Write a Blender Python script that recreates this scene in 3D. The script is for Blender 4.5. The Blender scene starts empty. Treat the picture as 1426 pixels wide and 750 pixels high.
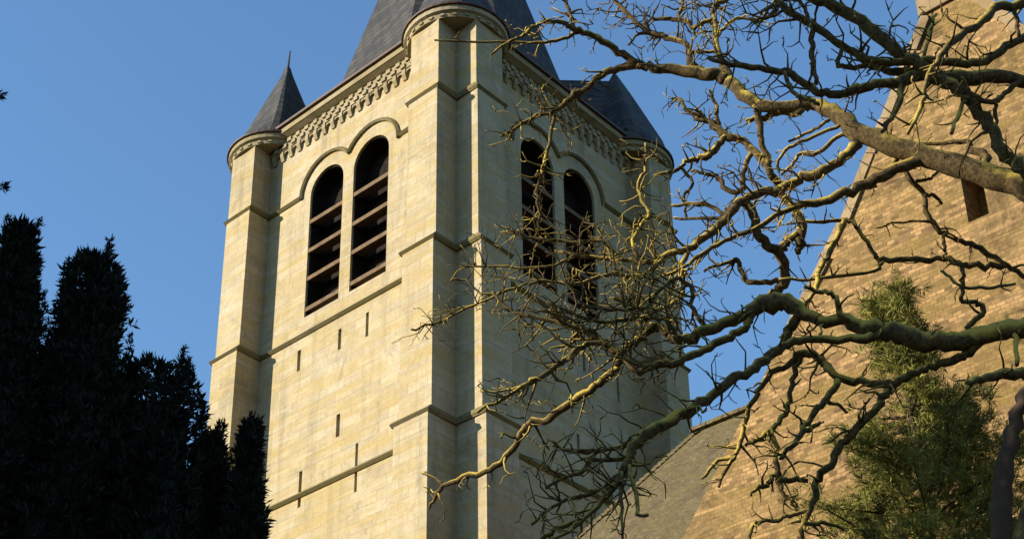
import bpy, bmesh, math, random
import numpy as np
from mathutils import Vector, Matrix
R = math.radians
random.seed(7); rng = np.random.default_rng(7)
sc = bpy.context.scene
col = sc.collection
ZO = 1.6                                   # eye height: tower heights below are measured from the lens

# ---------------------------------------------------------------- camera
F_PX, PITCH, YAW, ROLL, CX, CY = 2152.2, .4678, .7585, .0019, 634.9, 687.4
CAM = Vector((-21.3044, -20.1846, ZO))
FH = Vector((math.cos(YAW), math.sin(YAW), 0)); RT = Vector((math.sin(YAW), -math.cos(YAW), 0)); UPV = Vector((0, 0, 1))
FW = FH*math.cos(PITCH) + UPV*math.sin(PITCH); UU = -FH*math.sin(PITCH) + UPV*math.cos(PITCH)
CR = RT*math.cos(ROLL) + UU*math.sin(ROLL); CU = -RT*math.sin(ROLL) + UU*math.cos(ROLL)
cam = bpy.data.cameras.new('camera'); camo = bpy.data.objects.new('camera', cam); col.objects.link(camo)
m = Matrix.Identity(4)
for i, v in enumerate((CR, CU, -FW)):
    for k in range(3): m[k][i] = v[k]
m.translation = CAM
camo.matrix_world = m
cam.sensor_fit = 'HORIZONTAL'; cam.sensor_width = 36; cam.lens = F_PX/1426*36
cam.shift_x = (713-CX)/1426; cam.shift_y = (CY-375)/1426
cam.clip_start = .1; cam.clip_end = 5000
sc.camera = camo

# ---------------------------------------------------------------- light
SUN_EL = R(19)
sun_to = Vector((-.81, .585, 0)).normalized()*math.cos(SUN_EL) + UPV*math.sin(SUN_EL)   # towards the sun
w = bpy.data.worlds.new('World'); sc.world = w; w.use_nodes = True
nt = w.node_tree; nt.nodes.clear()
sky = nt.nodes.new('ShaderNodeTexSky'); sky.sky_type = 'NISHITA'; sky.sun_disc = False
sky.sun_elevation = SUN_EL; sky.sun_rotation = math.atan2(sun_to.x, sun_to.y)
sky.air_density = 1.5; sky.dust_density = .2; sky.ozone_density = 6.0; sky.altitude = 100
bg = nt.nodes.new('ShaderNodeBackground'); bg.inputs[1].default_value = .108
wo = nt.nodes.new('ShaderNodeOutputWorld')
nt.links.new(sky.outputs[0], bg.inputs[0]); nt.links.new(bg.outputs[0], wo.inputs[0])
sl = bpy.data.lights.new('sun', 'SUN'); sl.energy = 4.9; sl.angle = R(.5); sl.color = (1, .885, .70)
so = bpy.data.objects.new('sun', sl); col.objects.link(so)
so.rotation_euler = sun_to.to_track_quat('Z', 'Y').to_euler(); so.location = (-30, 20, 40)
vs = sc.view_settings; vs.view_transform = 'Standard'; vs.look = 'None'; vs.gamma = 1; vs.exposure = 1.14
vs.use_curve_mapping = False

# ---------------------------------------------------------------- pixel helpers (measured on the 1426 px wide photograph)
def ray(u, v): return FW + CR*((u-CX)/F_PX) - CU*((v-CY)/F_PX)
def at(u, v, d):                            # the point d metres ahead (level distance) seen at u, v
    r = ray(u, v); return CAM + r*(d/r.dot(FH))
def on_x(u, v, x): r = ray(u, v); return CAM + r*((x-CAM.x)/r.x)
def on_y(u, v, y): r = ray(u, v); return CAM + r*((y-CAM.y)/r.y)
def mpp(p): return (p-CAM).dot(FW)/F_PX     # metres per photo pixel at p

# ---------------------------------------------------------------- object helpers
def tag(o, label=None, cat=None, group=None, kind=None):
    for k, v in (('label', label), ('category', cat), ('group', group), ('kind', kind)):
        if v: o[k] = v
    return o
def empty(name, loc, label, cat, group=None):
    o = bpy.data.objects.new(name, None); o.empty_display_size = .3; col.objects.link(o); o.location = loc
    return tag(o, label, cat, group)
def link(name, me, mat, parent=None, smooth=False):
    o = bpy.data.objects.new(name, me); col.objects.link(o)
    if mat: me.materials.append(mat)
    if parent:
        o.parent = parent
        t = parent; off = Vector((0, 0, 0))
        while t: off += t.location; t = t.parent
        o.location = -off                    # meshes are written in world metres
        o['off'] = list(off); del o['off']
    if smooth: me.polygons.foreach_set('use_smooth', [True]*len(me.polygons))
    return o
class MB:
    def __init__(s): s.v = []; s.f = []
    def add(s, vs, fs):
        n = len(s.v); s.v += [tuple(v) for v in vs]; s.f += [tuple(i+n for i in f) for f in fs]
    def box(s, x0, x1, y0, y1, z0, z1):
        s.add([(x0,y0,z0),(x1,y0,z0),(x1,y1,z0),(x0,y1,z0),(x0,y0,z1),(x1,y0,z1),(x1,y1,z1),(x0,y1,z1)],
              [(0,3,2,1),(4,5,6,7),(0,1,5,4),(1,2,6,5),(2,3,7,6),(3,0,4,7)])
    def hexa(s, p): s.add(p, [(0,3,2,1),(4,5,6,7),(0,1,5,4),(1,2,6,5),(2,3,7,6),(3,0,4,7)])
    def rings(s, rings, cap0=True, cap1=True):
        n = len(rings[0]); vs = [p for r in rings for p in r]; fs = []
        for i in range(len(rings)-1):
            for k in range(n):
                a = i*n+k; b = i*n+(k+1) % n; fs.append((a, b, b+n, a+n))
        if cap0: fs.append(tuple(range(n-1, -1, -1)))
        if cap1: fs.append(tuple(range((len(rings)-1)*n, len(rings)*n)))
        s.add(vs, fs)
    def tube(s, pts, rad, n=6):
        pts = [Vector(p) for p in pts]; rs = []
        t0 = (pts[1]-pts[0]).normalized(); a = t0.orthogonal().normalized()
        for i, p in enumerate(pts):
            t = (pts[min(i+1, len(pts)-1)]-pts[max(i-1, 0)]).normalized()
            a = (a - t*a.dot(t)).normalized(); b = t.cross(a)
            rs.append([p+(a*math.cos(q)+b*math.sin(q))*rad[i] for q in (2*math.pi*k/n for k in range(n))])
        s.rings(rs)
    def mesh(s, name):
        me = bpy.data.meshes.new(name); me.from_pydata(s.v, [], s.f); me.update(); return me
    def build(s, name, mat, parent=None, smooth=False, fix=True):
        me = s.mesh(name)
        if fix:
            bm = bmesh.new(); bm.from_mesh(me); bmesh.ops.recalc_face_normals(bm, faces=bm.faces); bm.to_mesh(me); bm.free()
        return link(name, me, mat, parent, smooth)

# ---------------------------------------------------------------- materials
def mat(name, rough=.85, spec=.3):
    mm = bpy.data.materials.new(name); mm.use_nodes = True; n = mm.node_tree
    b = n.nodes['Principled BSDF']; b.inputs['Roughness'].default_value = rough; b.inputs['Specular IOR Level'].default_value = spec
    return mm, n, b
def nd(n, t, **k):
    o = n.nodes.new(t)
    for a, v in k.items():
        if a in o.inputs.keys() if isinstance(a, str) else False: o.inputs[a].default_value = v
        else: setattr(o, a, v)
    return o
def noise(n, scale, detail=4, rough=.6, vec=None, dist=0):
    o = n.nodes.new('ShaderNodeTexNoise'); o.inputs['Scale'].default_value = scale; o.inputs['Detail'].default_value = detail
    o.inputs['Roughness'].default_value = rough; o.inputs['Distortion'].default_value = dist
    if vec is not None: n.links.new(vec, o.inputs['Vector'])
    return o.outputs['Fac']
def ramp(n, fac, stops):
    o = n.nodes.new('ShaderNodeValToRGB'); e = o.color_ramp.elements
    while len(e) < len(stops): e.new(.5)
    for i, (p, c) in enumerate(stops): e[i].position = p; e[i].color = (*c, 1) if len(c) == 3 else c
    n.links.new(fac, o.inputs[0]); return o.outputs[0]
def mix(n, fac, a, b, mode='MIX'):
    o = n.nodes.new('ShaderNodeMix'); o.data_type = 'RGBA'; o.blend_type = mode
    for s, v in ((o.inputs[0], fac), (o.inputs[6], a), (o.inputs[7], b)):
        if isinstance(v, (int, float)): s.default_value = v
        elif isinstance(v, tuple): s.default_value = (*v, 1)
        else: n.links.new(v, s)
    return o.outputs[2]
def math_n(n, op, a, b=0.):
    o = n.nodes.new('ShaderNodeMath'); o.operation = op
    for s, v in ((o.inputs[0], a), (o.inputs[1], b)):
        if isinstance(v, (int, float)): s.default_value = v
        else: n.links.new(v, s)
    return o.outputs[0]
def pos(n): return n.nodes.new('ShaderNodeNewGeometry').outputs['Position']
def bump(n, b, h, strength=.3, dist=.02):
    o = n.nodes.new('ShaderNodeBump'); o.inputs['Strength'].default_value = strength; o.inputs['Distance'].default_value = dist
    n.links.new(h, o.inputs['Height']); n.links.new(o.outputs[0], b.inputs['Normal'])
def wall_vec(n, p, kx=1, ky=1, kz=1):       # runs along either wall, then up
    s = n.nodes.new('ShaderNodeSeparateXYZ'); n.links.new(p, s.inputs[0])
    u = math_n(n, 'ADD', math_n(n, 'MULTIPLY', s.outputs[0], kx), math_n(n, 'MULTIPLY', s.outputs[1], ky))
    c = n.nodes.new('ShaderNodeCombineXYZ'); n.links.new(u, c.inputs[0]); n.links.new(math_n(n, 'MULTIPLY', s.outputs[2], kz), c.inputs[1])
    return c.outputs[0]
def brick(n, vec, bw, bh, mortar, c1, c2, cm, bias=0):
    o = n.nodes.new('ShaderNodeTexBrick'); n.links.new(vec, o.inputs['Vector'])
    for k, v in (('Scale', 1.), ('Brick Width', bw), ('Row Height', bh), ('Mortar Size', mortar), ('Mortar Smooth', .3), ('Bias', bias)): o.inputs[k].default_value = v
    for k, v in (('Color1', c1), ('Color2', c2), ('Mortar', cm)): o.inputs[k].default_value = (*v, 1)
    return o
def masonry(name, bw, bh, c1, c2, cm, stain, stain2, mort=.012, bstr=.35, dark=.35, wobble=.05, wsc=1.3):
    mm, n, b = mat(name, .9, .2)
    p = pos(n); vec = wall_vec(n, p)
    wob = n.nodes.new('ShaderNodeVectorMath'); wob.operation = 'MULTIPLY_ADD'
    nz = n.nodes.new('ShaderNodeTexNoise'); nz.inputs['Scale'].default_value = wsc; n.links.new(p, nz.inputs['Vector'])
    n.links.new(nz.outputs['Color'], wob.inputs[0]); wob.inputs[1].default_value = (wobble, wobble*.6, 0); n.links.new(vec, wob.inputs[2])
    br = brick(n, wob.outputs[0], bw, bh, mort, c1, c2, cm)
    c = br.outputs['Color']
    # streaks that follow the courses, big warm patches, grime
    sv = n.nodes.new('ShaderNodeVectorMath'); sv.operation = 'MULTIPLY'; n.links.new(vec, sv.inputs[0]); sv.inputs[1].default_value = (.32, 3.3, 1)
    c = mix(n, ramp(n, noise(n, 1.1, 5, .6, sv.outputs[0]), [(.40, (0,0,0)), (.60, (.85,.85,.85))]), c, stain)
    c = mix(n, ramp(n, noise(n, .45, 6, .65, p), [(.5, (0,0,0)), (.72, (.65,.65,.65))]), c, stain2)
    c = mix(n, ramp(n, noise(n, 9, 4, .7, p), [(.35, (.25,.25,.25)), (.6, (0,0,0))]), c, tuple(x*.55 for x in c2))
    c = mix(n, ramp(n, noise(n, .9, 8, .72, p, .6), [(.53, (0,0,0)), (.66, (dark,dark,dark))]), c, tuple(x*.42 for x in c2))
    st = n.nodes.new('ShaderNodeVectorMath'); st.operation = 'MULTIPLY'; n.links.new(vec, st.inputs[0]); st.inputs[1].default_value = (2.4, .22, 1)
    c = mix(n, ramp(n, noise(n, 1.0, 5, .6, st.outputs[0]), [(.52, (0,0,0)), (.70, (.38,.38,.38))]), c, tuple(x*.4 for x in c2))
    c = mix(n, ramp(n, noise(n, 2.6, 6, .7, sv.outputs[0]), [(.52, (0,0,0)), (.7, (.45,.45,.45))]), c, tuple(min(1, x*1.25) for x in c1))
    n.links.new(c, b.inputs['Base Color'])
    h = math_n(n, 'ADD', math_n(n, 'MULTIPLY', br.outputs['Fac'], -.8), math_n(n, 'MULTIPLY', noise(n, 14, 5, .7, p), .6))
    bump(n, b, h, bstr, .02)
    return mm
M = {}
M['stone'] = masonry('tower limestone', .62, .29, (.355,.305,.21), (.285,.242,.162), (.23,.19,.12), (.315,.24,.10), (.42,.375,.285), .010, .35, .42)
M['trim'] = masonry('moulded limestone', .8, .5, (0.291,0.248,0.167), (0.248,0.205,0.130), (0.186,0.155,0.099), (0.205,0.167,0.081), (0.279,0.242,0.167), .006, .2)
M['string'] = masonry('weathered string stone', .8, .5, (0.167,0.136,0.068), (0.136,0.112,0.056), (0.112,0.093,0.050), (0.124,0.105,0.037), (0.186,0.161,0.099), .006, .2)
M['gable'] = masonry('yellow brown rubble', .12, .062, (.36,.225,.10), (.085,.052,.022), (.19,.125,.058), (.17,.115,.035), (.32,.215,.10), .006, .9, .8, .06, 5.)
M['coping'] = masonry('weathered coping stone', .5, .3, (.27,.20,.12), (.17,.12,.065), (.15,.11,.06), (.2,.14,.065), (.30,.235,.15), .01, .5, .7)

mm, n, b = mat('slate', .75, .2); p = pos(n)
s = n.nodes.new('ShaderNodeSeparateXYZ'); n.links.new(p, s.inputs[0])
br = brick(n, wall_vec(n, p, 1, .7, 1), .26, .24, .014, (.056,.054,.052), (.026,.027,.030), (.008,.008,.009))
c = mix(n, ramp(n, noise(n, 1.6, 5, .6, p), [(.4, (0,0,0)), (.75, (0.294,0.294,0.294))]), br.outputs['Color'], (0.055,0.052,0.044))
n.links.new(c, b.inputs['Base Color']); bump(n, b, br.outputs['Fac'], -.6, .02); M['slate'] = mm

mm, n, b = mat('mossy roof tile', .9, .2); p = pos(n)
br = brick(n, wall_vec(n, p, 0, 1, 1.35), .2, .13, .01, (.14,.10,.052), (.08,.055,.03), (0.031,0.025,0.019))
c = mix(n, ramp(n, noise(n, 1.2, 6, .7, p), [(.38, (0,0,0)), (.62, (.9,.9,.9))]), br.outputs['Color'], (.115,.10,.035))
c = mix(n, ramp(n, noise(n, 16, 3, .8, p), [(.45, (0,0,0)), (.6, (.8,.8,.8))]), c, (.05,.036,.018))
c = mix(n, ramp(n, noise(n, 6, 5, .75, p), [(.52, (0,0,0)), (.68, (.8,.8,.8))]), c, (.165,.14,.085))
n.links.new(c, b.inputs['Base Color'])
bump(n, b, math_n(n, 'ADD', math_n(n, 'MULTIPLY', br.outputs['Fac'], -1), noise(n, 9, 4, .7, p)), .6, .03); M['tile'] = mm

def plain(name, c, rough=.8, var=.3, sc_=6.):
    mm, n, b = mat(name, rough, .3); p = pos(n)
    n.links.new(mix(n, ramp(n, noise(n, sc_, 5, .65, p), [(.3, (0,0,0)), (.7, (1,1,1))]), tuple(x*(1-var) for x in c), tuple(x*(1+var) for x in c)), b.inputs['Base Color'])
    bump(n, b, noise(n, sc_*3, 4, .6, p), .2, .01); b.inputs['Specular IOR Level'].default_value = .3 if rough < .8 else .08; return mm
M['gutter'] = plain('brown gutter metal', (.06,.032,.02), .6)
M['oak'] = plain('weathered louvre boards', (.125,.085,.052), .85, .35, 4)
M['shade_dark'] = plain('painted belfry shade', (.014,.011,.009), .9, .6)  # near-black colour stands in for the shade inside the belfry openings
M['lead'] = plain('grey lead', (.06,.07,.085), .45)
M['conifer_wood'] = plain('conifer bark', (.05,.035,.025), .95)

mm, n, b = mat('mossy bark', .95, .15); p = pos(n)
base = mix(n, ramp(n, noise(n, 22, 5, .7, p), [(.3, (0,0,0)), (.7, (1,1,1))]), (.012,.009,.006), (.125,.088,.037))
geo = n.nodes.new('ShaderNodeNewGeometry'); s = n.nodes.new('ShaderNodeSeparateXYZ'); n.links.new(geo.outputs['Normal'], s.inputs[0])
mf = math_n(n, 'ADD', math_n(n, 'MULTIPLY', s.outputs[2], .22), noise(n, 1.1, 6, .7, p))
c = mix(n, ramp(n, mf, [(.50, (0,0,0)), (.64, (1,1,1))]), base, mix(n, noise(n, 7, 4, .6, p), (.32,.245,.03), (.40,.285,.08)))
n.links.new(c, b.inputs['Base Color']); bump(n, b, noise(n, 30, 5, .7, p), .6, .02); M['bark'] = mm

def leafmat(name, c1, c2, sc_=1.5):
    mm, n, b = mat(name, .7, .2); p = pos(n)
    n.links.new(mix(n, ramp(n, noise(n, sc_, 5, .7, p), [(.35, (0,0,0)), (.65, (1,1,1))]), c1, c2), b.inputs['Base Color'])
    return mm
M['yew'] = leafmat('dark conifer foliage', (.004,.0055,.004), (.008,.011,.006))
M['pine'] = leafmat('olive green foliage', (.035,.046,.010), (.26,.24,.045), 2.5)

mm, n, b = mat('grass', .95, .1); p = pos(n)
n.links.new(mix(n, noise(n, .6, 6, .7, p), (.016,.022,.009), (.03,.03,.015)), b.inputs['Base Color']); bump(n, b, noise(n, 12, 5, .7, p), .5, .05); M['grass'] = mm

# ---------------------------------------------------------------- ground
g = MB(); N = 24; S = 2600
pts = []
for j in range(N+1):
    for i in range(N+1):
        x = ((i/N*2-1)**3)*S; y = ((j/N*2-1)**3)*S; r = math.hypot(x, y)
        pts.append((x, y, 0 if r < 90 else .004*(r-90)*math.sin(x*.01)*math.cos(y*.013)-.3))
g.add(pts, [(j*(N+1)+i, j*(N+1)+i+1, (j+1)*(N+1)+i+1, (j+1)*(N+1)+i) for j in range(N) for i in range(N)])
tag(g.build('ground', M['grass'], fix=False), kind='structure')

# ---------------------------------------------------------------- church tower
W = 8.; Z = lambda z: z+ZO
TW = empty('church_tower', (4, 4, 0), 'tall square cream limestone bell tower with louvred twin arches and slate spire', 'church tower')
def turn(pts, k):                           # quarter turns about the tower's axis: face 0 is the sunny one (x = 0), 1 the shaded one (y = 0)
    out = []
    for x, y, z in pts:
        x -= 4; y -= 4
        for _ in range(k): x, y = -y, x
        out.append((x+4, y+4, z))
    return out
def mir(pts): return [(y, x, z) for x, y, z in pts]      # sunny face <-> shaded face
def face_pts(pts, k):                       # k: 0 sunny, 1 shaded, 2 far east, 3 far north
    if k == 0: return pts
    if k == 1: return mir(pts)
    if k == 2: return [(8-x, y, z) for x, y, z in pts]
    return [(x, 8-y, z) for x, y, z in mir(pts)]
class FB(MB):                               # builds in the sunny face's frame, then moved onto face k
    def onto(s, k): s.v = face_pts(s.v, k); return s
WIN = [(2.36, 3.66), (4.05, 5.33)]; ZS, ZSP = 21.68, 25.49
def arch(y0, y1, z0, zs, n=14, grow=0):
    c = (y0+y1)/2; r = (y1-y0)/2+grow
    return [(c-r, z0), *[(c-r*math.cos(math.pi*i/n), zs+r*math.sin(math.pi*i/n)) for i in range(n+1)], (c+r, z0)]
SLITS = {0: [(5.38,5.50,20.15,20.76), (3.88,3.99,20.13,20.73), (2.91,3.01,20.08,20.77), (3.80,3.93,17.68,18.3), (3.13,3.22,15.98,17.25), (5.08,5.19,16.25,17.22)],
         1: [(4.55,4.66,19.9,20.7), (2.6,2.7,19.9,20.6), (5.9,6.0,19.6,20.4), (4.2,4.3,17.4,18.0)]}
wall = MB(); wall.box(0, 8, 0, 8, 0, Z(28.0))
wo_ = wall.build('wall', M['stone'], None)
cut = MB(); cut.box(.85, 7.15, .85, 7.15, Z(20.9), Z(27.6))
for k in range(4):
    for (a, b_) in WIN:
        f = FB(); pr = arch(a, b_, ZS, ZSP)
        f.rings([[(x, y, Z(z)) for y, z in pr] for x in (-.5, 1.2)]); f.onto(k); cut.add(f.v, f.f)
    for (a, b_, z0, z1) in SLITS.get(k, SLITS[0][:3]):
        f = FB(); f.box(-.3, .45, a, b_, Z(z0), Z(z1)); f.onto(k); cut.add(f.v, f.f)
def boolean(ob, cutter):
    co = cutter.build('cutter', None)
    md = ob.modifiers.new('b', 'BOOLEAN'); md.object = co; md.solver = 'EXACT'; md.operation = 'DIFFERENCE'; md.use_self = True
    dg = bpy.context.evaluated_depsgraph_get(); dg.update()
    me = bpy.data.meshes.new_from_object(ob.evaluated_get(dg)); ob.modifiers.clear(); ob.data = me
    bpy.data.objects.remove(co)
boolean(wo_, cut)
wo_.data.materials.append(M['shade_dark'])  # chamber faces coloured near black in place of shade
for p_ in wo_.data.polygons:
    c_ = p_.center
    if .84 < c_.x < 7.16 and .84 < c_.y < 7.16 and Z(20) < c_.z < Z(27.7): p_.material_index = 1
wo_.parent = TW; wo_.location = -TW.location
STG = [(0, 16.57, .88, 1.05), (16.57, 21.16, .77, 1.0), (21.16, 25.65, .685, .975), (25.65, 27.779, .65, .96)]   # z0, z1, projection, width
for k in range(4):
    for end in (0, 1):
        f = FB()
        for i, (z0, z1, p_, b_) in enumerate(STG):
            zb = 0 if i == 0 else Z(z0); y0, y1 = (0.004, b_) if end == 0 else (8-b_, 7.996)
            if k in (1, 3): y0, y1 = (0.002, b_) if end == 0 else (8-b_, 7.998)
            f.box(-p_, .05, y0, y1, zb, Z(z1)-.001)
        f.onto(k).build('buttress', M['stone'], TW)
E_ = .10
for i in (0, 1, 2):
    z1 = STG[i][1]; pm, bb = STG[i][2], STG[i][3]
    for k in range(4):
        dz = .0015*k
        def seg(x0, x1, y0, y1):
            f = FB(); zt = Z(z1)+.07+dz; zb = Z(z1)-.08+dz
            # chamfered below, sloped above
            f.rings([[(x0+.07, y0+.05*(y0 < 0 or y0 > .5), zb), (x1, y0, zb), (x1, y1, zb), (x0+.07, y1, zb)],
                     [(x0, y0, zb+.06), (x1, y0, zb+.06), (x1, y1, zb+.06), (x0, y1, zb+.06)],
                     [(x0+.08, y0, zt), (x1, y0, zt), (x1, y1, zt), (x0+.08, y1, zt)]])
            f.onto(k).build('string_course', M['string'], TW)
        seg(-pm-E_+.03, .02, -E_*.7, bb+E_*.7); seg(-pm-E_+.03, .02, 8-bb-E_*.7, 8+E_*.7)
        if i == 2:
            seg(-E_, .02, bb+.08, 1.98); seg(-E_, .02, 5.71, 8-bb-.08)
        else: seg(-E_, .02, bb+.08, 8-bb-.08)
fb_ = MB(); fb_.box(2, 6, 2, 6, Z(20.95), Z(27.2)); fb_.build('light_block', M['shade_dark'], TW)  # solid box added to stop sun and view crossing the chamber
# hood moulds: one moulding over each pair of arches
for k in range(4):
    h = FB()
    path = []
    for j, (a, b_) in enumerate(WIN):
        c0 = (a+b_)/2; rr = (b_-a)/2+.36
        rr = min(rr, 1.01)
        for i in range(17):
            t = math.pi*i/16; y, z = c0-rr*math.cos(t), ZSP+.08+rr*math.sin(t)
            if j == 0 and y > 3.855 or j == 1 and y < 3.855: continue
            path.append((y, z))
    path = [(1.98, 25.6)]+path+[(5.71, 25.6)]
    rings = []
    for i, (y, z) in enumerate(path):
        a = path[max(i-1, 0)]; c_ = path[min(i+1, len(path)-1)]; ty, tz = c_[0]-a[0], c_[1]-a[1]; L_ = math.hypot(ty, tz); ny, nz = -tz/L_, ty/L_
        rings.append([(.02, y-ny*.05, Z(z-nz*.05)), (-.06, y-ny*.05, Z(z-nz*.05)), (-.10, y, Z(z)), (-.04, y+ny*.06, Z(z+nz*.06)), (.02, y+ny*.06, Z(z+nz*.06))])
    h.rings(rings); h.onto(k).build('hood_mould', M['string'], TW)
    # windows: ring lining the reveal, shade put into its dark colour, then four boards
    for (a, b_) in WIN:
        f = FB(); o = arch(a, b_, ZS, ZSP, 14, .0); inn = arch(a+.035, b_-.035, ZS, ZSP)
        n_ = len(o)
        vs_ = [(x, y, Z(z)) for x in (.07, .52) for prof in (o, inn) for y, z in prof]
        fs = []
        for i in range(n_-1):
            fs += [(i, i+1, n_+i+1, n_+i), (2*n_+i, 3*n_+i, 3*n_+i+1, 2*n_+i+1), (n_+i, n_+i+1, 3*n_+i+1, 3*n_+i)]
        f.add(vs_, fs); wn = f.onto(k).build('belfry_window', M['shade_dark'], TW)
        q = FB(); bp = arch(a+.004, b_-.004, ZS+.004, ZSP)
        q.rings([[(x, y, Z(z)) for y, z in bp] for x in (.53, .58)]); q.onto(k).build('back_board', M['shade_dark'], wn)  # boarding behind the louvres, coloured near black for the shade in the gaps
        for zl in (24.60, 23.68, 22.80, 21.86):
            q = FB(); x0, x1 = .012, .40
            y0, y1 = a+.012, b_-.012
            zt0, zt1 = zl, zl+.14          # the outer lip hangs low, the board rises inwards
            q.hexa([(x0,y0,Z(zt0)),(x1,y0,Z(zt1)),(x1,y1,Z(zt1)),(x0,y1,Z(zt0)),(x0,y0,Z(zt0)+.12),(x1,y0,Z(zt1)+.05),(x1,y1,Z(zt1)+.05),(x0,y1,Z(zt0)+.12)])
            q.onto(k).build('louvre', M['oak'], wn)
    # frieze: dentils above a corbel table
    fr = FB()
    y0, y1 = 1.0, 7.0
    fr.box(-.10, .02, y0, y1, Z(27.60), Z(27.93))
    nn = 34
    for i in range(nn):
        y = y0+(i+.5)*(y1-y0)/nn
        for j in range(2):
            if (i+j) % 2 == 0: fr.box(-.15, -.101, y-.075, y+.075, Z(27.63+.15*j), Z(27.63+.15*j)+.125)
    nn = 17
    for i in range(nn+1):
        y = y0+.12+i*(y1-y0-.24)/nn
        fr.hexa([(-.04,y-.06,Z(27.30)),(.02,y-.06,Z(27.30)),(.02,y+.06,Z(27.30)),(-.04,y+.06,Z(27.30)),(-.10,y-.06,Z(27.46)),(.02,y-.06,Z(27.46)),(.02,y+.06,Z(27.46)),(-.10,y+.06,Z(27.46))])
        fr.box(-.10, .02, y-.06, y+.06, Z(27.461), Z(27.60)-.001)
        if i < nn:                          # little round arch between two corbels
            ya, yb = y+.06, y+(y1-y0-.24)/nn-.06; r = (yb-ya)/2; c0 = (ya+yb)/2; prev = None
            for t in range(7):
                an = math.pi*t/6; cur = (c0-r*math.cos(an), 27.44+min(r, .13)*math.sin(an))
                if prev: fr.hexa([(-.07,prev[0],Z(prev[1])),(.02,prev[0],Z(prev[1])),(.02,cur[0],Z(cur[1])),(-.07,cur[0],Z(cur[1])),(-.07,prev[0],Z(27.598)),(.02,prev[0],Z(27.598)),(.02,cur[0],Z(27.598)),(-.07,cur[0],Z(27.598))])
                prev = cur
    fr.onto(k).build('frieze', M['trim'], TW)
    co = FB(); co.box(-.30, .02, 1.3, 6.7, Z(28.02), Z(28.20)); co.hexa([(-.14,1.3,Z(27.935)),(.02,1.3,Z(27.935)),(.02,6.7,Z(27.935)),(-.14,6.7,Z(27.935)),(-.29,1.3,Z(28.018)),(.02,1.3,Z(28.018)),(.02,6.7,Z(28.018)),(-.29,6.7,Z(28.018))])
    co.onto(k).build('cornice', M['trim'], TW)
    gu = FB(); gu.box(-.38, .02, 1.3, 6.7, Z(28.203), Z(28.28)); gu.onto(k).build('gutter', M['gutter'], TW)
# corner caps and leaning pyramid roofs
for cx, cy in ((0, 0), (0, 1), (1, 0), (1, 1)):
    sx, sy = (1 if cx == 0 else -1), (1 if cy == 0 else -1); ox, oy = cx*8, cy*8
    def P(x, y, z): return (ox+sx*x, oy+sy*y, Z(z))
    def circ(c, r, z, n=40): return [P(c+r*math.cos(2*math.pi*i/n), c+r*math.sin(2*math.pi*i/n), z) for i in range(n)]
    cb = MB(); cb.rings([circ(.5, r, z) for r, z in ((1.25, 27.78), (1.27, 27.90), (1.345, 27.94), (1.345, 28.075))])
    # carved dots under the rim
    for i in range(26):
        a = 2*math.pi*i/26; c_, s_ = math.cos(a), math.sin(a); r0, r1, hw = 1.22, 1.29, .05
        cb.hexa([P(.5+r*c_-t*s_, .5+r*s_+t*c_, z) for z in (27.815, 27.88) for r, t in ((r0,-hw),(r1,-hw),(r1,hw),(r0,hw))])
    cb.build('turret_cap', M['trim'], TW)
    gb = MB(); gb.rings([circ(.5, r, z) for r, z in ((1.3, 28.077), (1.40, 28.09), (1.40, 28.14), (1.1, 28.15))]); gb.build('gutter', M['gutter'], TW)
    def sq(c, r, z, q, n=40):               # circle (q=0) to square (q=1)
        out = []
        for i in range(n):
            a = 2*math.pi*(i+.5)/n; co_, si_ = math.cos(a), math.sin(a); k_ = 1/max(abs(co_), abs(si_)); rr = r*((1-q)+q*k_*.82)
            out.append(P(c+rr*co_, c+rr*si_, z))
        return out
    tr = MB(); ap = (.60, 31.55)
    lv = [(.5, 1.36, 28.145, 0), (.53, 1.17, 28.5, .5), (.56, .93, 29.1, 1), (.58, .62, 30.0, 1), (.59, .33, 30.8, 1), (.60, .15, 31.3, 1), (.60, .07, 31.6, 1)]
    if (cx, cy) == (1, 0): lv = [(.5, 1.36, 28.145, 0), (.52, 1.28, 28.5, .4), (.54, 1.1, 29.1, .9), (.57, .74, 30.0, 1), (.59, .42, 30.8, 1), (.60, .06, 31.6, 1)]
    tr.rings([sq(*l) for l in lv]); ro = tr.build('turret_roof', M['slate'], TW)
    if (cx, cy) == (1, 0): continue
    fb = MB(); base = Vector(P(.585, .585, 31.2)); top = Vector(P(.62, .62, 32.25))
    fb.tube([base, base.lerp(top, .3), base.lerp(top, .35), base.lerp(top, .42), top], [.075, .05, .075, .045, .022], 8); fb.build('finial', M['lead'], ro)
# spire
sp = MB()
def octa(ap, z, n=8): r = ap/math.cos(math.pi/8); return [(4+r*math.cos(math.pi/8+2*math.pi*i/8), 4+r*math.sin(math.pi/8+2*math.pi*i/8), Z(z)) for i in range(8)]
sp.rings([octa(3.72, 28.0), octa(3.55, 28.3), octa(.05, 41.6)])
spo = sp.build('spire', M['slate'], TW)
fb = MB(); fb.tube([(4,4,Z(41.3)),(4,4,Z(42)),(4,4,Z(42.2)),(4,4,Z(42.5)),(4,4,Z(44))], [.12,.07,.22,.06,.03], 10); fb.box(3.6,4.4,3.97,4.03,Z(43.2),Z(43.3)); fb.build('finial', M['lead'], spo)
# saddle roof that joins the spire to the far right corner turret
hb = MB(); u_ = Vector((.7071, -.7071, 0)); v_ = Vector((.7071, .7071, 0))
def sec(c, hw, zt, zb): return [c-v_*hw+UPV*Z(zb), c+v_*hw+UPV*Z(zb), c+UPV*Z(zt)]
hb.rings([sec(Vector((4,4,0))+u_*d_, hw, 31.36, 28.0) for d_, hw in ((.8, 1.0), (4.7, .95))])
hb.build('saddle_roof', M['slate'], TW)

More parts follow.
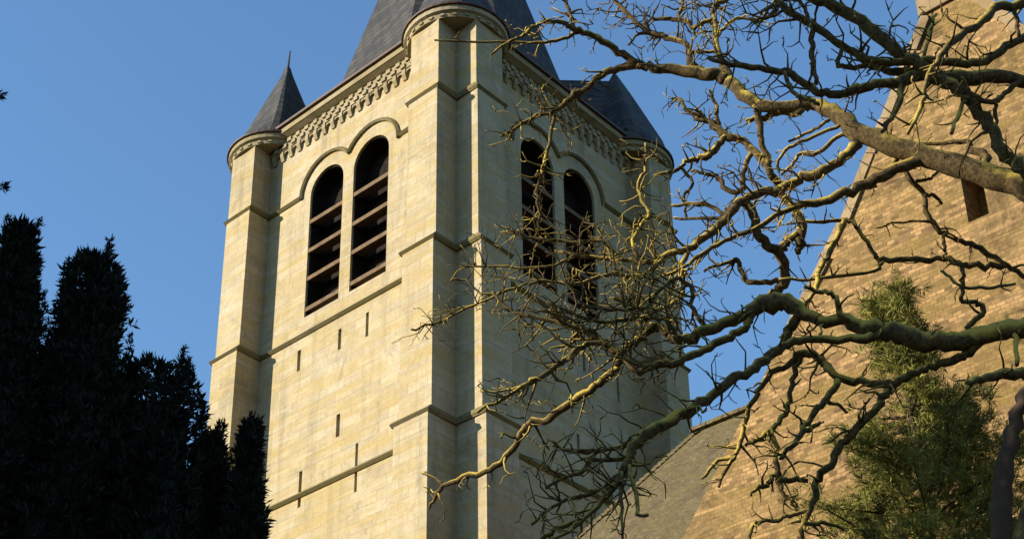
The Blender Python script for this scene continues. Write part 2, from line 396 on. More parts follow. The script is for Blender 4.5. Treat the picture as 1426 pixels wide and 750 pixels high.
# ---------------------------------------------------------------- nave and its gabled transept
NV = empty('church_nave', (4, -9, 0), 'lower church body with mossy tiled roof and tall yellow brown brick gable beside the tower', 'church')
VY = -4.0
e0 = on_y(805, 747, VY); e1 = on_y(957, 611, VY); sl_ = (e1.z-e0.z)/(e1.x-e0.x)
rx = e1.x+.3; rz = e1.z+.3*sl_
ex = -3.6; ez = e1.z+(ex-e1.x)*sl_
ry1 = -26
rb = MB(); th = .16
def slope(xa, za, xb, zb):
    rb.hexa([(xa,ry1,za-th),(xb,ry1,zb-th),(xb,VY,zb-th),(xa,VY,za-th),(xa,ry1,za),(xb,ry1,zb),(xb,VY,zb),(xa,VY,za)])
slope(ex, ez, rx, rz); slope(2*rx-ex, ez, rx+.002, rz)
ro = rb.build('roof', M['tile'], NV)
# ridge and verge tiles
rt = MB()
y = VY+.03
while y > -24:
    rt.rings([[(rx+.15*math.cos(t), yy, rz-.02+.15*math.sin(t)) for t in (math.pi*i/6 for i in range(7))] for yy in (y, y-.40)]); y -= .42
rt.build('ridge_tiles', M['tile'], ro)
vb = MB(); nn = 40
for i in range(nn):
    t0, t1 = i/nn, (i+.94)/nn; xa, za = ex+(rx-ex)*t0, ez+(rz-ez)*t0; xb, zb = ex+(rx-ex)*t1, ez+(rz-ez)*t1
    vb.hexa([(xa,VY-.14,za-.05),(xb,VY-.14,zb-.05),(xb,VY+.05,zb-.05),(xa,VY+.05,za-.05),(xa,VY-.14,za+.045),(xb,VY-.14,zb+.02),(xb,VY+.05,zb+.02),(xa,VY+.05,za+.045)])
vb.build('verge_tiles', M['tile'], ro)
nb = MB()
nb.rings([[(ex+.25, yy, 0), (2*rx-ex-.25, yy, 0), (2*rx-ex-.25, yy, ez-.1), (rx, yy, rz-.3), (ex+.25, yy, ez-.1)] for yy in (VY-.25, ry1+.3)])
nb.build('nave_wall', M['gable'], NV)
# gable wall
GX = -4.0
gp = lambda u, v: on_x(u, v, GX)
apx = gp(1312, -12); l1 = gp(1171, 310); l2 = gp(1098, 454); l3 = gp(950, 750)
yc = apx.y
prof = [(l3.y, 0), (l3.y, l3.z), (l2.y, l2.z), (l1.y, l1.z), (yc+.38, gp(1284, 24).z), (yc-.38, gp(1284, 24).z)]
prof += [(2*yc-l1.y, l1.z), (2*yc-l2.y, l2.z), (2*yc-l3.y, l3.z), (2*yc-l3.y, 0)]
gb = MB(); gb.rings([[(x, y, z) for y, z in prof] for x in (GX, GX+.7)])
go = gb.build('gable_wall', M['gable'], None)
cu = MB(); oa, ob = gp(1347, 300), gp(1377, 296); cu.rings([[(x, y, z) for y, z in arch(ob.y, oa.y, oa.z-.12, oa.z+.62, 8)] for x in (GX-.4, GX+.55)])
boolean(go, cu); go.parent = NV; go.location = -NV.location
for side in (1, -1):
    cp = MB(); chain = [l2, l1, gp(1284, 24)]
    for A, B in zip(chain, chain[1:]):
        L_ = (B-A).length; n_ = max(1, round(L_/.55))
        for i in range(n_):
            p0 = A.lerp(B, i/n_); p1 = A.lerp(B, (i+.985)/n_); j = random.uniform(-.05, .05)
            q = []
            for x in (GX-.03+j*.5, GX+.73):
                for p_, h in ((p0, -.12+j), (p1, -.12+j), (p1, .04+j), (p0, .04+j)):
                    yy = p_.y+h*.85; q.append((x, yy if side == 1 else 2*yc-yy, p_.z+h*.5))
            cp.hexa(q)
    cp.build('coping', M['coping'], NV)
# stone finial block on the apex, rising out of the picture
fz = gp(1284, 24).z
fb = MB()
fb.box(GX-.05, GX+.75, yc-.40, yc+.40, fz+.002, fz+.34); fb.box(GX-.03, GX+.73, yc-.37, yc+.37, fz+.343, fz+1.5); fb.box(GX-.1, GX+.8, yc-.46, yc+.46, fz+1.503, fz+1.7)
fb.rings([[(GX+.35+sx*r, yc+sy*r, z) for sx, sy in ((-1,-1),(1,-1),(1,1),(-1,1))] for r, z in ((.36, fz+1.703), (.05, fz+2.6))])
fb.build('gable_finial', M['coping'], NV)
# transept roof and side walls behind the gable
tb = MB(); az = fz-.15
for s_ in (1, -1):
    ys = lambda y: y if s_ == 1 else 2*yc-y
    tb.hexa([(GX+.705, ys(l2.y-.1), l2.z-.3), (rx, ys(l2.y-.1), l2.z-.3), (rx, ys(yc), az-.3), (GX+.705, ys(yc), az-.3),
             (GX+.705, ys(l2.y-.1), l2.z-.1), (rx, ys(l2.y-.1), l2.z-.1), (rx, ys(yc), az-.1-.002*s_), (GX+.705, ys(yc), az-.1-.002*s_)])
tb.build('transept_roof', M['tile'], NV)

# ---------------------------------------------------------------- bare tree
BT = empty('bare_tree', (0, 0, 0), 'big leafless mossy tree whose crooked limbs reach across the sky from the right', 'tree')
LIMB = {}
def smooth_path(pts, n):
    P_ = np.array(pts, float); P_ = np.vstack([2*P_[0]-P_[1], P_, 2*P_[-1]-P_[-2]]); out = []
    for i in range(1, len(P_)-2):
        a, b_, c_, d_ = P_[i-1], P_[i], P_[i+1], P_[i+2]
        for k in range(n):
            t = k/n; out.append(.5*((2*b_)+(-a+c_)*t+(2*a-5*b_+4*c_-d_)*t*t+(-a+3*b_-3*c_+d_)*t**3))
    out.append(P_[-2]); return np.array(out)
def twig(mb, p, d, length, r, lvl):
    st = .08 if lvl else .11
    pts = [p.copy()]; rad = [r]; n_ = max(3, int(length/st)); d = d.normalized(); kids = []
    bend = Vector(rng.normal(0, .10, 3))
    for i in range(n_):
        d = (d+Vector(rng.normal(0, .36, 3))+bend*.5+UPV*.02).normalized()
        p = p+d*(length/n_); pts.append(p.copy()); rad.append(max(r*(1-.72*(i+1)/n_), .0035))
        if lvl < 2 and rng.random() < (.42 if lvl == 0 else .25) and i > 0: kids.append((p.copy(), d.copy(), i/n_))
    mb.tube(pts, rad, 4 if r > .006 else 3)
    for q, dd, t in kids:
        side = Vector(rng.normal(0, 1, 3)); side = (side-dd*side.dot(dd)).normalized()
        twig(mb, q, dd*.55+side*.9, length*rng.uniform(.3, .6)*(1-.4*t), max(r*.7, .006), lvl+1)
def limb(name, parent, pts, dd=0., tw=3., tl=.7, tr_=.0075, d0=None, start=.12, pw=1.):
    pts = [tuple(p) if len(p) == 3 else (*p, None) for p in pts]
    ws = [p[2] for p in pts]; known = [i for i, w_ in enumerate(ws) if w_ is not None]
    wv = np.interp(range(len(pts)), known, [ws[i] for i in known])
    P0 = pts[0]
    if d0 is None:
        Q = LIMB[parent]; j = min(range(len(Q)), key=lambda i: (Q[i][0]-P0[0])**2+(Q[i][1]-P0[1])**2); d0 = Q[j][2]
    uv = np.array([(p[0], p[1]) for p in pts]); seg = np.r_[0, np.cumsum(np.hypot(*np.diff(uv, axis=0).T))]; tt = seg/seg[-1]
    dep = d0+dd*tt**pw
    LIMB[name] = [(a, b_, c_) for (a, b_), c_ in zip(uv, dep)]
    sub = 4
    arr = smooth_path(np.c_[uv, dep, wv], sub)
    LIMB[name] = [tuple(a[:3]) for a in arr]
    arr[:, 3] = np.where(arr[:, 3] < 14, np.maximum(arr[:, 3]*1.28, 3.2), arr[:, 3]+2.)
    W3 = [at(a[0], a[1], a[2]) for a in arr]; rad = []
    for p_, a in zip(W3, arr):
        rad.append(max(a[3], 1.2)*.5*mpp(p_))
    # knots and kinks
    for i in range(1, len(W3)-1):
        W3[i] = W3[i]+Vector(rng.normal(0, .16*min(rad[i], .05)+.006, 3)); rad[i] *= rng.uniform(.93, 1.08)
    mb = MB(); mb.tube(W3, rad, 12 if max(rad) > .06 else 7 if max(rad) > .02 else 5)
    me = mb.mesh('limb'); o = link('limb' if name != 'trunk' else 'trunk', me, M['bark'], BT, True)
    if tw > 0:
        tb = MB(); L_ = sum((W3[i+1]-W3[i]).length for i in range(len(W3)-1))
        for _ in range(int(L_*tw*2.5+rng.random())):
            t = start+(1-start)*rng.random()**.8; i = min(int(t*(len(W3)-1)), len(W3)-2)
            if not (-60 < arr[i][0] < 1480 and -60 < arr[i][1] < 800): continue
            d_ = (W3[i+1]-W3[i]).normalized(); side = Vector(rng.normal(0, 1, 3)); side = (side-d_*side.dot(d_)).normalized()
            twig(tb, W3[i], d_*rng.uniform(.1, .8)+side, tl*rng.uniform(.35, 1.1), min(rad[i]*.65, tr_*1.9*rng.uniform(.6, 1.3)), 0)
        if tb.v: tag(link('twigs', tb.mesh('twigs'), M['bark'], o, True), kind='stuff')
    return o
limb('trunk', None, [(1470,2150,190), (1465,1900,140), (1440,1300,125), (1445,950,112), (1462,750,100), (1505,620,88), (1545,500,80), (1565,330,70), (1550,150,52), (1535,20,40), (1530,-150,26), (1500,-330,12)], 0, 0, d0=12.6)
L = limb
L('Y', 'trunk', [(1562,330,60), (1490,284,44), (1415,257,33), (1364,240,31), (1312,225,29), (1245,205,27), (1196,184,24), (1165,160,20), (1138,146,16), (1090,148,14), (1058,145,14), (1035,131,15), (1016,113,15), (1000,106,14), (970,101,13), (935,98,11), (905,93,10), (885,90,10), (862,96,8), (838,104,7.5), (824,117,7), (800,132,6.5), (785,146,6), (770,155,5), (748,161,4.5), (728,173,4), (712,183,3), (697,190,2)], 2.2, 2.2, .45, d0=13.5, pw=.7)
L('Y2', 'Y', [(895,90,9), (868,77,8.5), (845,62,7.5), (825,50,7), (800,40,6), (785,32,5), (765,30,4.5), (745,36,4), (735,45,4), (722,52,3.5), (703,62,3), (684,76,2)], -.5, 3, .4)
L('Y2b', 'Y2', [(825,50,4.5), (803,46,4), (786,54,4), (760,58,3.5), (730,59,2.5), (680,58,2), (605,56,1.5)], .2, 1.5, .3)
L('Y2c', 'Y2', [(800,40,5), (795,22,4.5), (788,2,4), (782,-25,3)], .1, 3, .4)
L('D1', 'Y', [(990,103,7), (975,96,7), (960,84,6.5), (956,63,6), (928,51,6), (903,43,6), (880,25,5), (863,8,4.5), (840,-20,3)], .4, 6, .6)
L('D1a', 'D1', [(930,51,4), (905,47,4), (886,50,3), (876,63,2)], .1, 4, .3)
L('D2', 'Y', [(1018,113,9), (1008,92,9), (999,72,7), (997,40,6), (994,12,5.5), (1010,0,5), (1030,-20,4)], .3, 7, .6)
L('D2a', 'D2', [(996,30,5), (984,29,5), (967,40,5), (962,34,5), (940,28,5), (906,27,3.5)], .2, 5, .5)
L('D2b', 'D2', [(998,52,4), (1008,40,4), (1027,25,4), (1055,28,3.5), (1070,14,3), (1080,0,2.5)], -.2, 5, .5)
L('D2c', 'D2', [(998,71,4), (978,72,3.5), (962,71,2.5)], .1, 3, .3)
L('D2d', 'D2a', [(947,28,4), (948,12,4), (948,-10,3)], .1, 5, .4)
L('N1', 'trunk', [(1548,150,34), (1480,122,20), (1420,112,16), (1360,107,18), (1314,107,20), (1275,105,15), (1253,114,11), (1230,116,10), (1198,122,10), (1177,128,9), (1142,129,9), (1125,118,8.5), (1104,105,8), (1088,97,7.5), (1055,95,7), (1016,91,6), (985,80,4)], .0, 2.5, .5)
L('N1b', 'N1', [(1290,104,12), (1262,101,11), (1235,99,8), (1215,92,6), (1183,94,5.5), (1166,89,5), (1173,66,4.5), (1163,54,3)], .3, 2, .3)
L('N1c', 'N1', [(1092,99,5), (1100,120,5), (1112,134,5), (1130,140,5), (1140,146,4)], -.3, 1.5, .3)
L('D7', 'trunk', [(1560,390,40), (1490,292,24), (1430,241,18), (1412,226,16), (1393,209,15), (1382,180,14), (1366,157,14), (1340,129,15), (1314,113,15), (1290,98,15), (1256,74,16), (1235,58,16), (1209,37,15), (1177,16,13), (1140,0,12), (1090,-24,9), (1020,-50,5)], -.1, 3, .6)
L('D6', 'trunk', [(1536,10,24), (1470,34,12), (1425,54,9), (1395,70,9), (1366,87,9), (1340,88,9), (1300,86,9), (1262,85,9), (1230,87,8), (1204,80,9), (1182,68,8.5), (1156,53,8), (1130,34,8), (1104,21,8), (1085,5,7.5), (1070,-12,6), (1040,-30,4)], -.1, 3, .55)
L('D5b', 'D6', [(1132,36,6), (1129,60,6), (1134,86,6), (1136,118,5)], .1, .6, .2)
L('D5c', 'D6', [(1123,30,5), (1122,12,4.5), (1112,2,4), (1090,1,3)], .1, 3, .3)
L('D5e', 'D6', [(1084,6,4), (1072,22,4), (1058,31,3.5), (1046,32,2.5)], .2, 3, .3)
L('D8', 'trunk', [(1534,-20,24), (1470,-2,14), (1428,5,11), (1395,9,10), (1372,24,9.5), (1345,45,9), (1322,63,8), (1308,78,6), (1296,100,5), (1286,126,5), (1282,152,5), (1264,186,4)], -.9, 2, .4, d0=11.6)
L('D9', 'D8', [(1412,6,5), (1415,24,5), (1419,52,4)], .1, 1, .2)
L('D10', 'N1', [(1428,112,7), (1400,129,6), (1385,141,6), (1364,139,6), (1348,125,5), (1338,108,4)], -.3, 1, .3)
L('D10a', 'D10', [(1385,141,4.5), (1387,165,4), (1384,190,3.5)], .1, 1, .2)
L('D11', 'N1', [(1256,113,6), (1252,142,6), (1235,173,5), (1228,184,4)], -.3, 1.5, .3)
L('D11b', 'D6', [(1285,86,4), (1295,42,4), (1304,20,3)], .2, 2, .3)
L('D12', 'D7', [(1345,134,5), (1336,158,5), (1325,186,4)], -.2, 1, .3)
L('D13', 'Y', [(1370,236,9), (1374,216,10), (1352,210,9), (1345,198,6), (1312,198,5), (1262,199,4)], .4, 1.5, .3)
L('D14', 'Y', [(1250,206,7), (1250,219,6), (1245,229,6), (1257,234,6), (1269,253,6), (1285,271,6), (1290,295,6), (1303,314,6), (1319,329,6), (1345,337,6), (1372,350,6.5), (1401,369,6), (1430,388,5)], .8, 1.5, .4)
L('D14a', 'D14', [(1271,254,4), (1285,251,4), (1299,247,4), (1308,236,3)], .1, 1, .2)
L('D14b', 'D14', [(1287,272,4), (1300,271,4), (1312,284,3)], .1, 1, .2)
L('D14c', 'D14', [(1314,327,4), (1315,345,4), (1314,361,3)], .1, 1, .2)
L('D15', 'Y', [(1295,218,16), (1250,234,14), (1209,256,12), (1177,269,10), (1138,282,9), (1112,285,7), (1085,296,6), (1050,318,5.5), (1010,335,5), (985,350,5), (950,372,4), (920,385,3)], .5, 4, .5)
L('D16', 'Y', [(1190,183,12), (1188,206,12), (1167,224,11), (1138,243,11), (1111,250,11), (1088,264,10), (1055,269,10), (1032,282,10), (1014,300,9), (990,324,9), (956,348,8), (930,354,7), (909,366,6), (870,362,5), (838,360,4.5), (772,350,3)], .7, 6, .65)
L('T1', 'Y', [(1187,184,5), (1166,191,5), (1137,213,5), (1114,214,4), (1106,227,4), (1088,243,3)], .4, 1.5, .3)
L('T2', 'Y', [(1173,172,4), (1134,190,4), (1098,206,4), (1085,224,3.5), (1084,240,3)], .4, 1.5, .3)
L('T3', 'Y', [(1160,160,4), (1146,173,4), (1123,185,3.5), (1098,197,3)], .4, 1.5, .3)
L('T4', 'Y', [(1130,146,6), (1110,156,8), (1080,156,8), (1066,164,7), (1052,166,6), (1040,170,5)], .3, 3, .35)
L('D17', 'Y', [(1052,145,8), (1056,160,8), (1060,185,7), (1062,205,7), (1070,232,8), (1083,253,9), (1093,274,9), (1108,294,10), (1116,311,11), (1114,335,10), (1112,352,6)], .5, 3, .4)
L('D17a', 'D17', [(1070,232,7), (1056,216,8), (1036,196,8), (1010,188,9), (990,172,7), (976,160,6), (968,152,3)], .2, 5, .4)
L('D17b', 'D17a', [(1012,189,7), (998,206,8), (982,219,8), (958,223,5), (945,235,4.5), (911,245,3.5)], .2, 3, .4)
L('D17c', 'D17a', [(1003,183,5), (998,172,5), (975,166,4.5), (956,152,4), (946,140,3.5), (936,137,2)], .2, 4, .35)
L('D17d', 'D17a', [(1000,178,5), (997,155,4.5), (995,140,4), (988,125,3)], -.1, 4, .35)
L('D17e', 'D17b', [(948,232,4), (964,254,3.5), (953,272,3.5), (956,302,3)], .1, 2, .3)
L('D17f', 'D17a', [(1038,198,5), (1044,215,6), (1036,243,6), (1032,265,6), (1012,264,5.5), (998,246,5), (980,241,4), (962,239,3)], .1, 2.5, .35)
L('D16a', 'D16', [(1020,290,6), (1006,297,5), (986,285,5), (960,284,4), (934,286,3)], .2, 2.5, .35)
L('D16b', 'D16', [(1012,303,4), (988,304,4), (938,303,3)], .2, 2.5, .35)
L('D18', 'D16', [(1036,281,10), (1046,292,10), (1053,323,10), (1069,340,11), (1089,360,11), (1093,385,11), (1083,402,10), (1072,415,12)], .5, 2, .4)
L('D18a', 'D18', [(1086,392,7), (1062,392,6), (1040,391,6), (1030,373,5.5), (1026,361,5), (1005,367,4), (980,378,3)], .2, 3, .35)
L('D18b', 'D17', [(1114,320,9), (1104,332,9), (1090,345,9), (1080,352,7)], .1, 2, .3)
L('D19', 'D14', [(1400,368,8), (1361,371,7), (1340,369,7), (1314,361,7), (1275,361,6.5), (1230,362,6), (1219,355,5.5), (1204,332,5), (1188,311,5), (1167,306,4.5), (1122,308,4)], -.3, 1.5, .35)
L('D20', 'D19', [(1230,363,4), (1217,377,4), (1140,388,3.5), (1085,389,3)], -.2, 1.5, .3)
L('D21', 'D19', [(1175,307,6), (1167,327,6), (1151,358,6), (1141,378,6), (1135,404,5), (1120,425,5)], -.2, 2, .3)
L('D22', 'D14', [(1295,309,3.5), (1251,310,3), (1219,317,2.5)], .1, 1, .2)
L('K', 'trunk', [(1558,520,52), (1500,474,34), (1440,456,27), (1409,459,26), (1367,467,25), (1327,476,25), (1290,474,26), (1250,466,26), (1215,460,23), (1177,447,17), (1145,446,14), (1117,434,17), (1088,420,24), (1062,424,22), (1040,437,17), (1015,449,15), (985,461,14), (960,470,12), (944,474,10), (928,463,9), (914,454,9), (905,459,9), (890,474,9), (868,486,9), (863,503,9), (850,519,9), (835,532,9), (815,547,8.5), (796,559,8.5), (764,582,8), (738,589,8), (722,610,7), (706,636,7), (685,652,6.5), (646,665,6), (617,676,5), (604,694,4), (597,708,2.5)], 2.6, 2.2, .5, pw=2.2)
L('Kt', 'K', [(617,676,3.5), (603,664,3), (586,657,2)], .1, 1, .2)
L('K1', 'K', [(1195,455,9), (1172,440,8), (1165,416,6), (1154,406,5.5), (1136,405,5), (1120,398,4)], -.2, 1.5, .3)
L('K3', 'K', [(1230,464,14), (1195,470,10), (1140,471,9), (1105,476,9), (1077,490,11), (1051,512,11), (1022,527,11), (996,546,11), (970,566,13), (925,590,14), (890,614,13), (872,645,10), (855,678,7), (830,705,5.5), (800,732,4.5), (768,752,3)], -.2, 5, .6)
L('K3b', 'K', [(1112,434,10), (1102,452,11), (1096,467,11), (1090,480,9)], .2, 3, .4)
L('M2', 'K', [(1052,428,7), (1045,442,8), (1035,456,9), (1017,469,9), (977,485,9), (956,501,9), (917,509,9), (885,514,9), (870,498,8), (850,484,7), (827,467,6.5), (804,459,6), (772,448,5), (714,433,4), (685,406,3)], .3, 6, .6)
L('M3', 'M2', [(850,484,5), (827,476,6), (796,493,6.5), (780,506,6), (754,525,6), (727,538,5), (693,559,4), (665,574,3)], -.2, 6, .55)
L('M3b', 'M3', [(730,538,3.5), (705,543,3), (670,545,2.5)], .1, 3, .3)
L('M4', 'K', [(945,472,5), (930,446,5), (917,443,5), (880,444,5), (838,448,4.5), (800,437,4), (760,420,3)], -.3, 8, .6)
L('M5', 'K', [(985,460,6), (966,430,5), (962,400,5), (940,388,4.5), (909,412,4.5), (898,429,4.5), (860,430,4), (815,428,3)], -.3, 8, .6)
L('M6', 'D16', [(930,354,6), (908,372,5), (896,383,5.5), (870,384,5), (845,383,4.5), (800,395,4), (760,390,3), (720,400,2.5), (664,422,2), (604,450,1.8), (572,458,1.5)], -.3, 7, .6)
L('M7', 'D16', [(870,362,4), (838,337,4), (796,337,3.5), (740,330,3), (700,322,2.5)], .2, 8, .55)
L('M8', 'D16', [(905,365,4.5), (882,348,4.5), (890,318,4), (903,296,4), (888,262,3.5), (898,232,3.5), (899,200,3)], .2, 6, .45)
L('M9', 'Y', [(775,153,4), (766,190,4), (759,224,4), (753,246,4), (747,275,4), (752,300,3), (745,330,2)], .3, 5, .45)
L('M10', 'D16', [(800,356,4), (760,372,3), (690,370,2.5), (640,372,1.8)], .2, 6, .45)
L('M11', 'M6', [(720,400,3), (678,410,2.5), (662,400,2.2), (645,388,2), (628,391,1.6)], .1, 2, .3)
L('M12', 'D16', [(960,345,6), (948,372,6), (952,400,5.5), (940,420,5), (905,436,5), (880,425,4), (850,415,3.5)], -.3, 8, .5)
L('P1', 'K3', [(900,606,6), (869,619,6), (835,626,5.5), (798,628,4), (770,620,3)], .2, 6, .5)
L('P2', 'K3', [(875,638,6), (828,641,5), (809,657,5), (788,662,4), (760,680,3)], .2, 6, .5)
L('P3', 'K3', [(864,660,6), (838,680,5), (800,690,5), (770,705,4), (740,730,3)], .2, 7, .5)
L('P4', 'K3', [(874,645,5), (884,676,5), (890,714,4.5), (903,716,4)], -.3, 2, .3)
L('P5', 'K3', [(866,655,5), (866,705,4), (867,755,3)], -.2, 3, .3)
L('P6', 'K3', [(812,722,6), (782,733,6), (754,751,5)], .1, 3, .3)
L('Q1', 'K', [(1372,468,12), (1350,488,10), (1330,499,10), (1303,509,9.5), (1277,518,9), (1256,527,9), (1240,534,9.5), (1198,532,9), (1166,523,9), (1150,508,9), (1138,498,9), (1115,493,9), (1095,508,7), (1072,523,6), (1058,543,6), (1044,570,6), (1032,610,5.5), (1022,634,5), (1000,642,4.5), (977,666,3)], 1.3, 2.5, .45)
L('Q1a', 'Q1', [(1024,632,5), (1010,655,4.5), (1001,678,3)], .1, 2, .3)
L('Q3', 'Q1', [(1115,493,7), (1103,528,6), (1098,565,6), (1088,584,6), (1072,600,6), (1059,610,5.5), (1038,620,4)], .2, 2.5, .35)
L('Q4', 'Q3', [(1074,599,6), (1080,623,6.5), (1081,650,6.5), (1084,668,6), (1090,687,5), (1105,700,4.5), (1112,715,3)], .1, 2.5, .35)
L('Q4a', 'Q4', [(1081,655,6), (1074,670,5.5), (1060,677,5), (1046,690,3)], .1, 2, .3)
L('Q4b', 'Q4', [(1084,667,6), (1104,668,6.5), (1124,669,5)], .1, 1, .2)
L('Q5', 'Q1', [(1166,524,8), (1164,538,7.5), (1146,559,7.5), (1130,578,7), (1114,607,6.5), (1100,624,6), (1086,638,4)], -.2, 2.5, .35)
L('Q5a', 'Q5', [(1118,600,6), (1128,596,6), (1142,588,4)], .1, 2, .2)
L('Q6', 'Q1', [(1242,535,9), (1233,548,9), (1222,565,9.5), (1193,597,9), (1172,618,9), (1154,647,8.5), (1140,665,8), (1133,689,7.5), (1127,713,7), (1117,731,6.5), (1116,760,5)], .5, 2.5, .4)
L('Q7', 'Q6', [(1127,712,5), (1104,716,5), (1088,722,5), (1062,726,5), (1048,734,5), (1042,760,4)], .1, 2, .3)
L('Q8', 'Q6', [(1120,728,5), (1152,728,4.5), (1175,738,3)], .1, 1.5, .3)
L('Q9', 'Q5', [(1148,557,5), (1165,562,4), (1180,575,3)], .1, 2, .3)
L('R1', 'trunk', [(1535,560,30), (1480,530,15), (1432,521,13), (1393,520,12), (1365,527,9), (1345,531,6)], -.3, 1.5, .4)
L('R2', 'K', [(1412,455,6), (1414,475,5.5), (1416,508,5)], -.2, 1, .2)
L('R3', 'K', [(1345,470,8), (1350,456,7), (1369,434,6.5), (1361,421,5.5), (1340,419,5), (1340,400,4.5), (1341,378,4), (1334,362,3)], -.3, 2, .3)
L('R4', 'R3', [(1341,400,4), (1375,401,4), (1414,395,3)], .1, 1.5, .3)
L('R5', 'R3', [(1340,402,3.5), (1326,388,3.5), (1310,377,3)], .1, 1, .2)
L('stem', 'trunk', [(1452,1500,45), (1410,1100,36), (1393,850,30), (1393,750,27), (1396,690,25), (1402,640,22), (1412,590,18), (1430,545,15), (1460,515,11), (1490,470,6)], -.6, 0).data.materials[0] = M['conifer_wood']

# ---------------------------------------------------------------- foliage helper
def spray_mesh(name, centres, dirs, size, nleaf, wid, spread):
    """little blades round every centre: all in one mesh"""
    n_ = len(centres); C_ = np.repeat(centres, nleaf, 0); D_ = np.repeat(dirs, nleaf, 0)
    S_ = np.repeat(size, nleaf)[:, None]*rng.uniform(.6, 1.2, (n_*nleaf, 1))
    D_ = D_+rng.normal(0, spread, D_.shape); D_ /= np.linalg.norm(D_, axis=1)[:, None]
    side = np.cross(D_, rng.normal(0, 1, D_.shape)); side /= np.linalg.norm(side, axis=1)[:, None]+1e-9
    B_ = C_+rng.normal(0, .25, C_.shape)*S_*.5; wv = S_*wid
    V = np.stack([B_-side*wv*.35, B_+D_*S_*.55-side*wv, B_+D_*S_, B_+D_*S_*.5+side*wv], 1).reshape(-1, 3)
    return V, np.arange(len(V)).reshape(-1, 4)
def np_mesh(name, V, Fq):
    me = bpy.data.meshes.new(name); me.vertices.add(len(V)); me.vertices.foreach_set('co', V.astype(np.float32).ravel())
    me.loops.add(Fq.size); me.loops.foreach_set('vertex_index', Fq.astype(np.int32).ravel())
    me.polygons.add(len(Fq)); me.polygons.foreach_set('loop_start', np.arange(0, Fq.size, 4, dtype=np.int32))
    me.update(calc_edges=True); return me
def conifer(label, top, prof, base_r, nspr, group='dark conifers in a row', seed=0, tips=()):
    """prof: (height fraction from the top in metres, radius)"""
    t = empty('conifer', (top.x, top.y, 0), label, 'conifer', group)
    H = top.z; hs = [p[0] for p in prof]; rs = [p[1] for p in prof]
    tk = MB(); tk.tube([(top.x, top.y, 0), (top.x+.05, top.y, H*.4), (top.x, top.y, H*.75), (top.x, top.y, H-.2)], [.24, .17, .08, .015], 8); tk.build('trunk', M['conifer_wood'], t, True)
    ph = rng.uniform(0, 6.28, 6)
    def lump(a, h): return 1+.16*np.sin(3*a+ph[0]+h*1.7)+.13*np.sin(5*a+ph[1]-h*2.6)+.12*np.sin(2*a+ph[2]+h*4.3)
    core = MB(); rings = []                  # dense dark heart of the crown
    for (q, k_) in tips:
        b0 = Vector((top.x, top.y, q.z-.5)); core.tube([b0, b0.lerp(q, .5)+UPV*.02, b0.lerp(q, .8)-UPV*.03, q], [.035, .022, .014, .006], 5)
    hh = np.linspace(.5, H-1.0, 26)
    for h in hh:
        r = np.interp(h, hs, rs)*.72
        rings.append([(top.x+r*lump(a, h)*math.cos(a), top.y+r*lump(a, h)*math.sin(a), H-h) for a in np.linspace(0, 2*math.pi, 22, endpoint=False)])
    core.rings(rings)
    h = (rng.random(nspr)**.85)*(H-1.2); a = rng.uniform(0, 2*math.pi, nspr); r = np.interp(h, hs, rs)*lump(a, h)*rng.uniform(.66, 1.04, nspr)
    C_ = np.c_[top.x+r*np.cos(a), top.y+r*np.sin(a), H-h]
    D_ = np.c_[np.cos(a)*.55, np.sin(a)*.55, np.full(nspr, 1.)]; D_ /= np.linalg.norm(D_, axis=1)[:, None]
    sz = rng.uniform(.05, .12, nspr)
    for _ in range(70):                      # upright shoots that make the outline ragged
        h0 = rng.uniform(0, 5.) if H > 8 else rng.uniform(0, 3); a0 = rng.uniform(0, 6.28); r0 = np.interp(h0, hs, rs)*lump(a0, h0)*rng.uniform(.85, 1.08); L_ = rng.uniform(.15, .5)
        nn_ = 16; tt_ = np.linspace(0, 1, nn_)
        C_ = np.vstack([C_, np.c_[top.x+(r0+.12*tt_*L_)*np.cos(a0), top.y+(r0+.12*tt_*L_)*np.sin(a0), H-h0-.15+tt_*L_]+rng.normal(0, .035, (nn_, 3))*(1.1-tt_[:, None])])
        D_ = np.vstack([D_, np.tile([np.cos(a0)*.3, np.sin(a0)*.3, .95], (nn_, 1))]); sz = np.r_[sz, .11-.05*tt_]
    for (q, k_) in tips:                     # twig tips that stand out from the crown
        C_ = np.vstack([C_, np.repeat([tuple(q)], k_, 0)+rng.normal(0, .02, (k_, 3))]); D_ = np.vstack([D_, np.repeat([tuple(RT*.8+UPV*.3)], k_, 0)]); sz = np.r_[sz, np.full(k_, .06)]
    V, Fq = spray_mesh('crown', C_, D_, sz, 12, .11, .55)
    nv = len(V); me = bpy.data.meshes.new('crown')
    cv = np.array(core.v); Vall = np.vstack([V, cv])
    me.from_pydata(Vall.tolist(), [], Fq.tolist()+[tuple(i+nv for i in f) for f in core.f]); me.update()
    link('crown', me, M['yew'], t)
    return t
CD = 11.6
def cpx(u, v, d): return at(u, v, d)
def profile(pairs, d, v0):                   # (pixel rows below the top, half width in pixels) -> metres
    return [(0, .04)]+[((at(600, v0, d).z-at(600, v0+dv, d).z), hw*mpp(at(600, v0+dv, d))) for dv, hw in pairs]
T0 = cpx(-232, 150, CD-.7); T0.z = 21  # unseen height and depth chosen so its shadow falls on the bare limbs
conifer('dark conifer at the left edge, only its twig tips in view, unseen crown made tall to shade the bare limbs', T0, [(0,.04), (.6,.4), (1.5,.7), (3,.9), (6,1.0), (21,1.25)], 0, 9000,
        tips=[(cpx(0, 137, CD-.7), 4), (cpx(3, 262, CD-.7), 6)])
conifer('dark conifer at far left with a thin pointed top, second tallest', cpx(34, 316, CD), profile([(20,14), (60,20), (110,24), (150,42), (300,70), (1200,110)], CD, 316), 0, 10400)
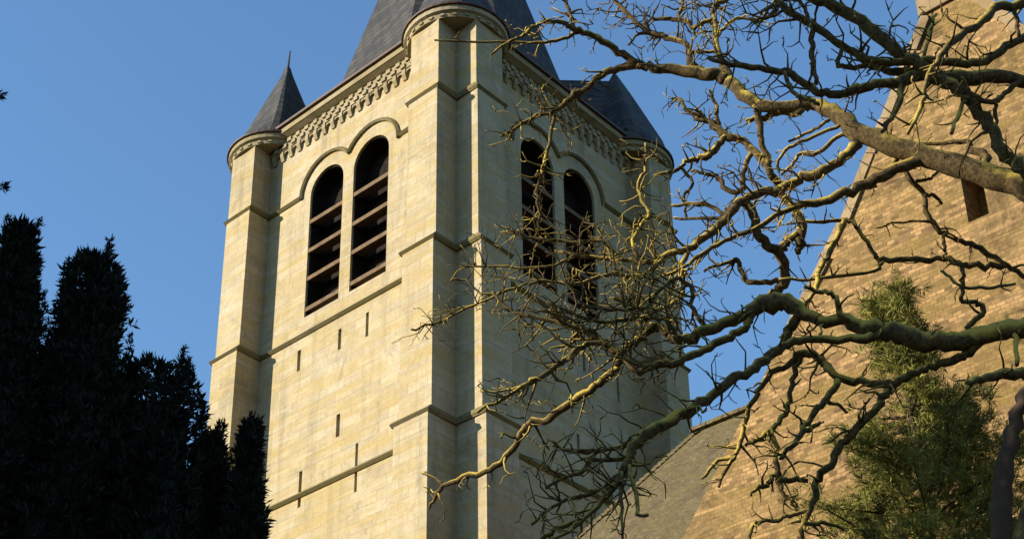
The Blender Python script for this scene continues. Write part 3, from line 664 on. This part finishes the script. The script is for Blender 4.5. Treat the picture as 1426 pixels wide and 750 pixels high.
conifer('dark columnar conifer with a blunt top, third from the left edge', cpx(134, 362, CD+.3), profile([(8,20), (30,32), (80,36), (140,44), (160,60), (300,75), (1200,100)], CD+.3, 362), 0, 11200)
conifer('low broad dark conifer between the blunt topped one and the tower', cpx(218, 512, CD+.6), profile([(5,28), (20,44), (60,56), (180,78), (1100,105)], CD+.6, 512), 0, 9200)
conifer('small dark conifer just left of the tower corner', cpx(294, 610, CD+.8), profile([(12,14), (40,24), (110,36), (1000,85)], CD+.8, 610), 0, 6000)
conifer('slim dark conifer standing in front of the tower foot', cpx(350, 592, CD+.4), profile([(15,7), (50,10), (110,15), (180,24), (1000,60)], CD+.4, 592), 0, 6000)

# ---------------------------------------------------------------- evergreen behind the bare branches
def evergreen(label, u, v, d):
    top = at(u, v, d); t = empty('pine_tree', (top.x, top.y, 0), label, 'pine tree')
    H = top.z
    tk = MB(); tk.tube([(top.x, top.y, 0), (top.x+.05, top.y, H*.5), (top.x, top.y, H-.15)], [.16, .09, .015], 8); tk.build('trunk', M['conifer_wood'], t, True)
    C_ = []; D_ = []; S_ = []; bm_ = MB()
    h = .12
    while h < H-1.0:
        r = min(.10+.30*h+.12*max(h-1, 0), 2.0); nb = 2 if h < 1.5 else 6
        for i in range(nb):
            a = rng.uniform(0, 6.28); L_ = r*rng.uniform(.5, 1.15); d_ = Vector((math.cos(a), math.sin(a), rng.uniform(-.1, .35)))
            p0 = Vector((top.x, top.y, H-h)); pp = [p0]; dd = d_.copy()
            for j in range(6):
                dd = (dd+UPV*rng.normal(.03, .07)+Vector(rng.normal(0, .10, 3))); pp.append(pp[-1]+dd.normalized()*L_/6)
            bm_.tube(pp, [.024, .02, .016, .013, .010, .008, .005], 4)
            for j in range(1, 7):
                for _ in range(9 if j > 2 else 2):
                    C_.append(pp[j]+Vector(rng.normal(0, .10, 3))); D_.append((dd.normalized()*.7+UPV*.35+Vector(rng.normal(0, .4, 3))).normalized()); S_.append(rng.uniform(.07, .15))
        h += .17 if h < 4 else .5
    tag(bm_.build('branches', M['conifer_wood'], t, True), kind='stuff')
    V, Fq = spray_mesh('crown', np.array(C_), np.array(D_), np.array(S_), 26, .04, .8)
    link('crown', np_mesh('crown', V, Fq), M['pine'], t)
evergreen('olive green pine with soft needles in front of the brick gable', 1242, 402, 14.6)
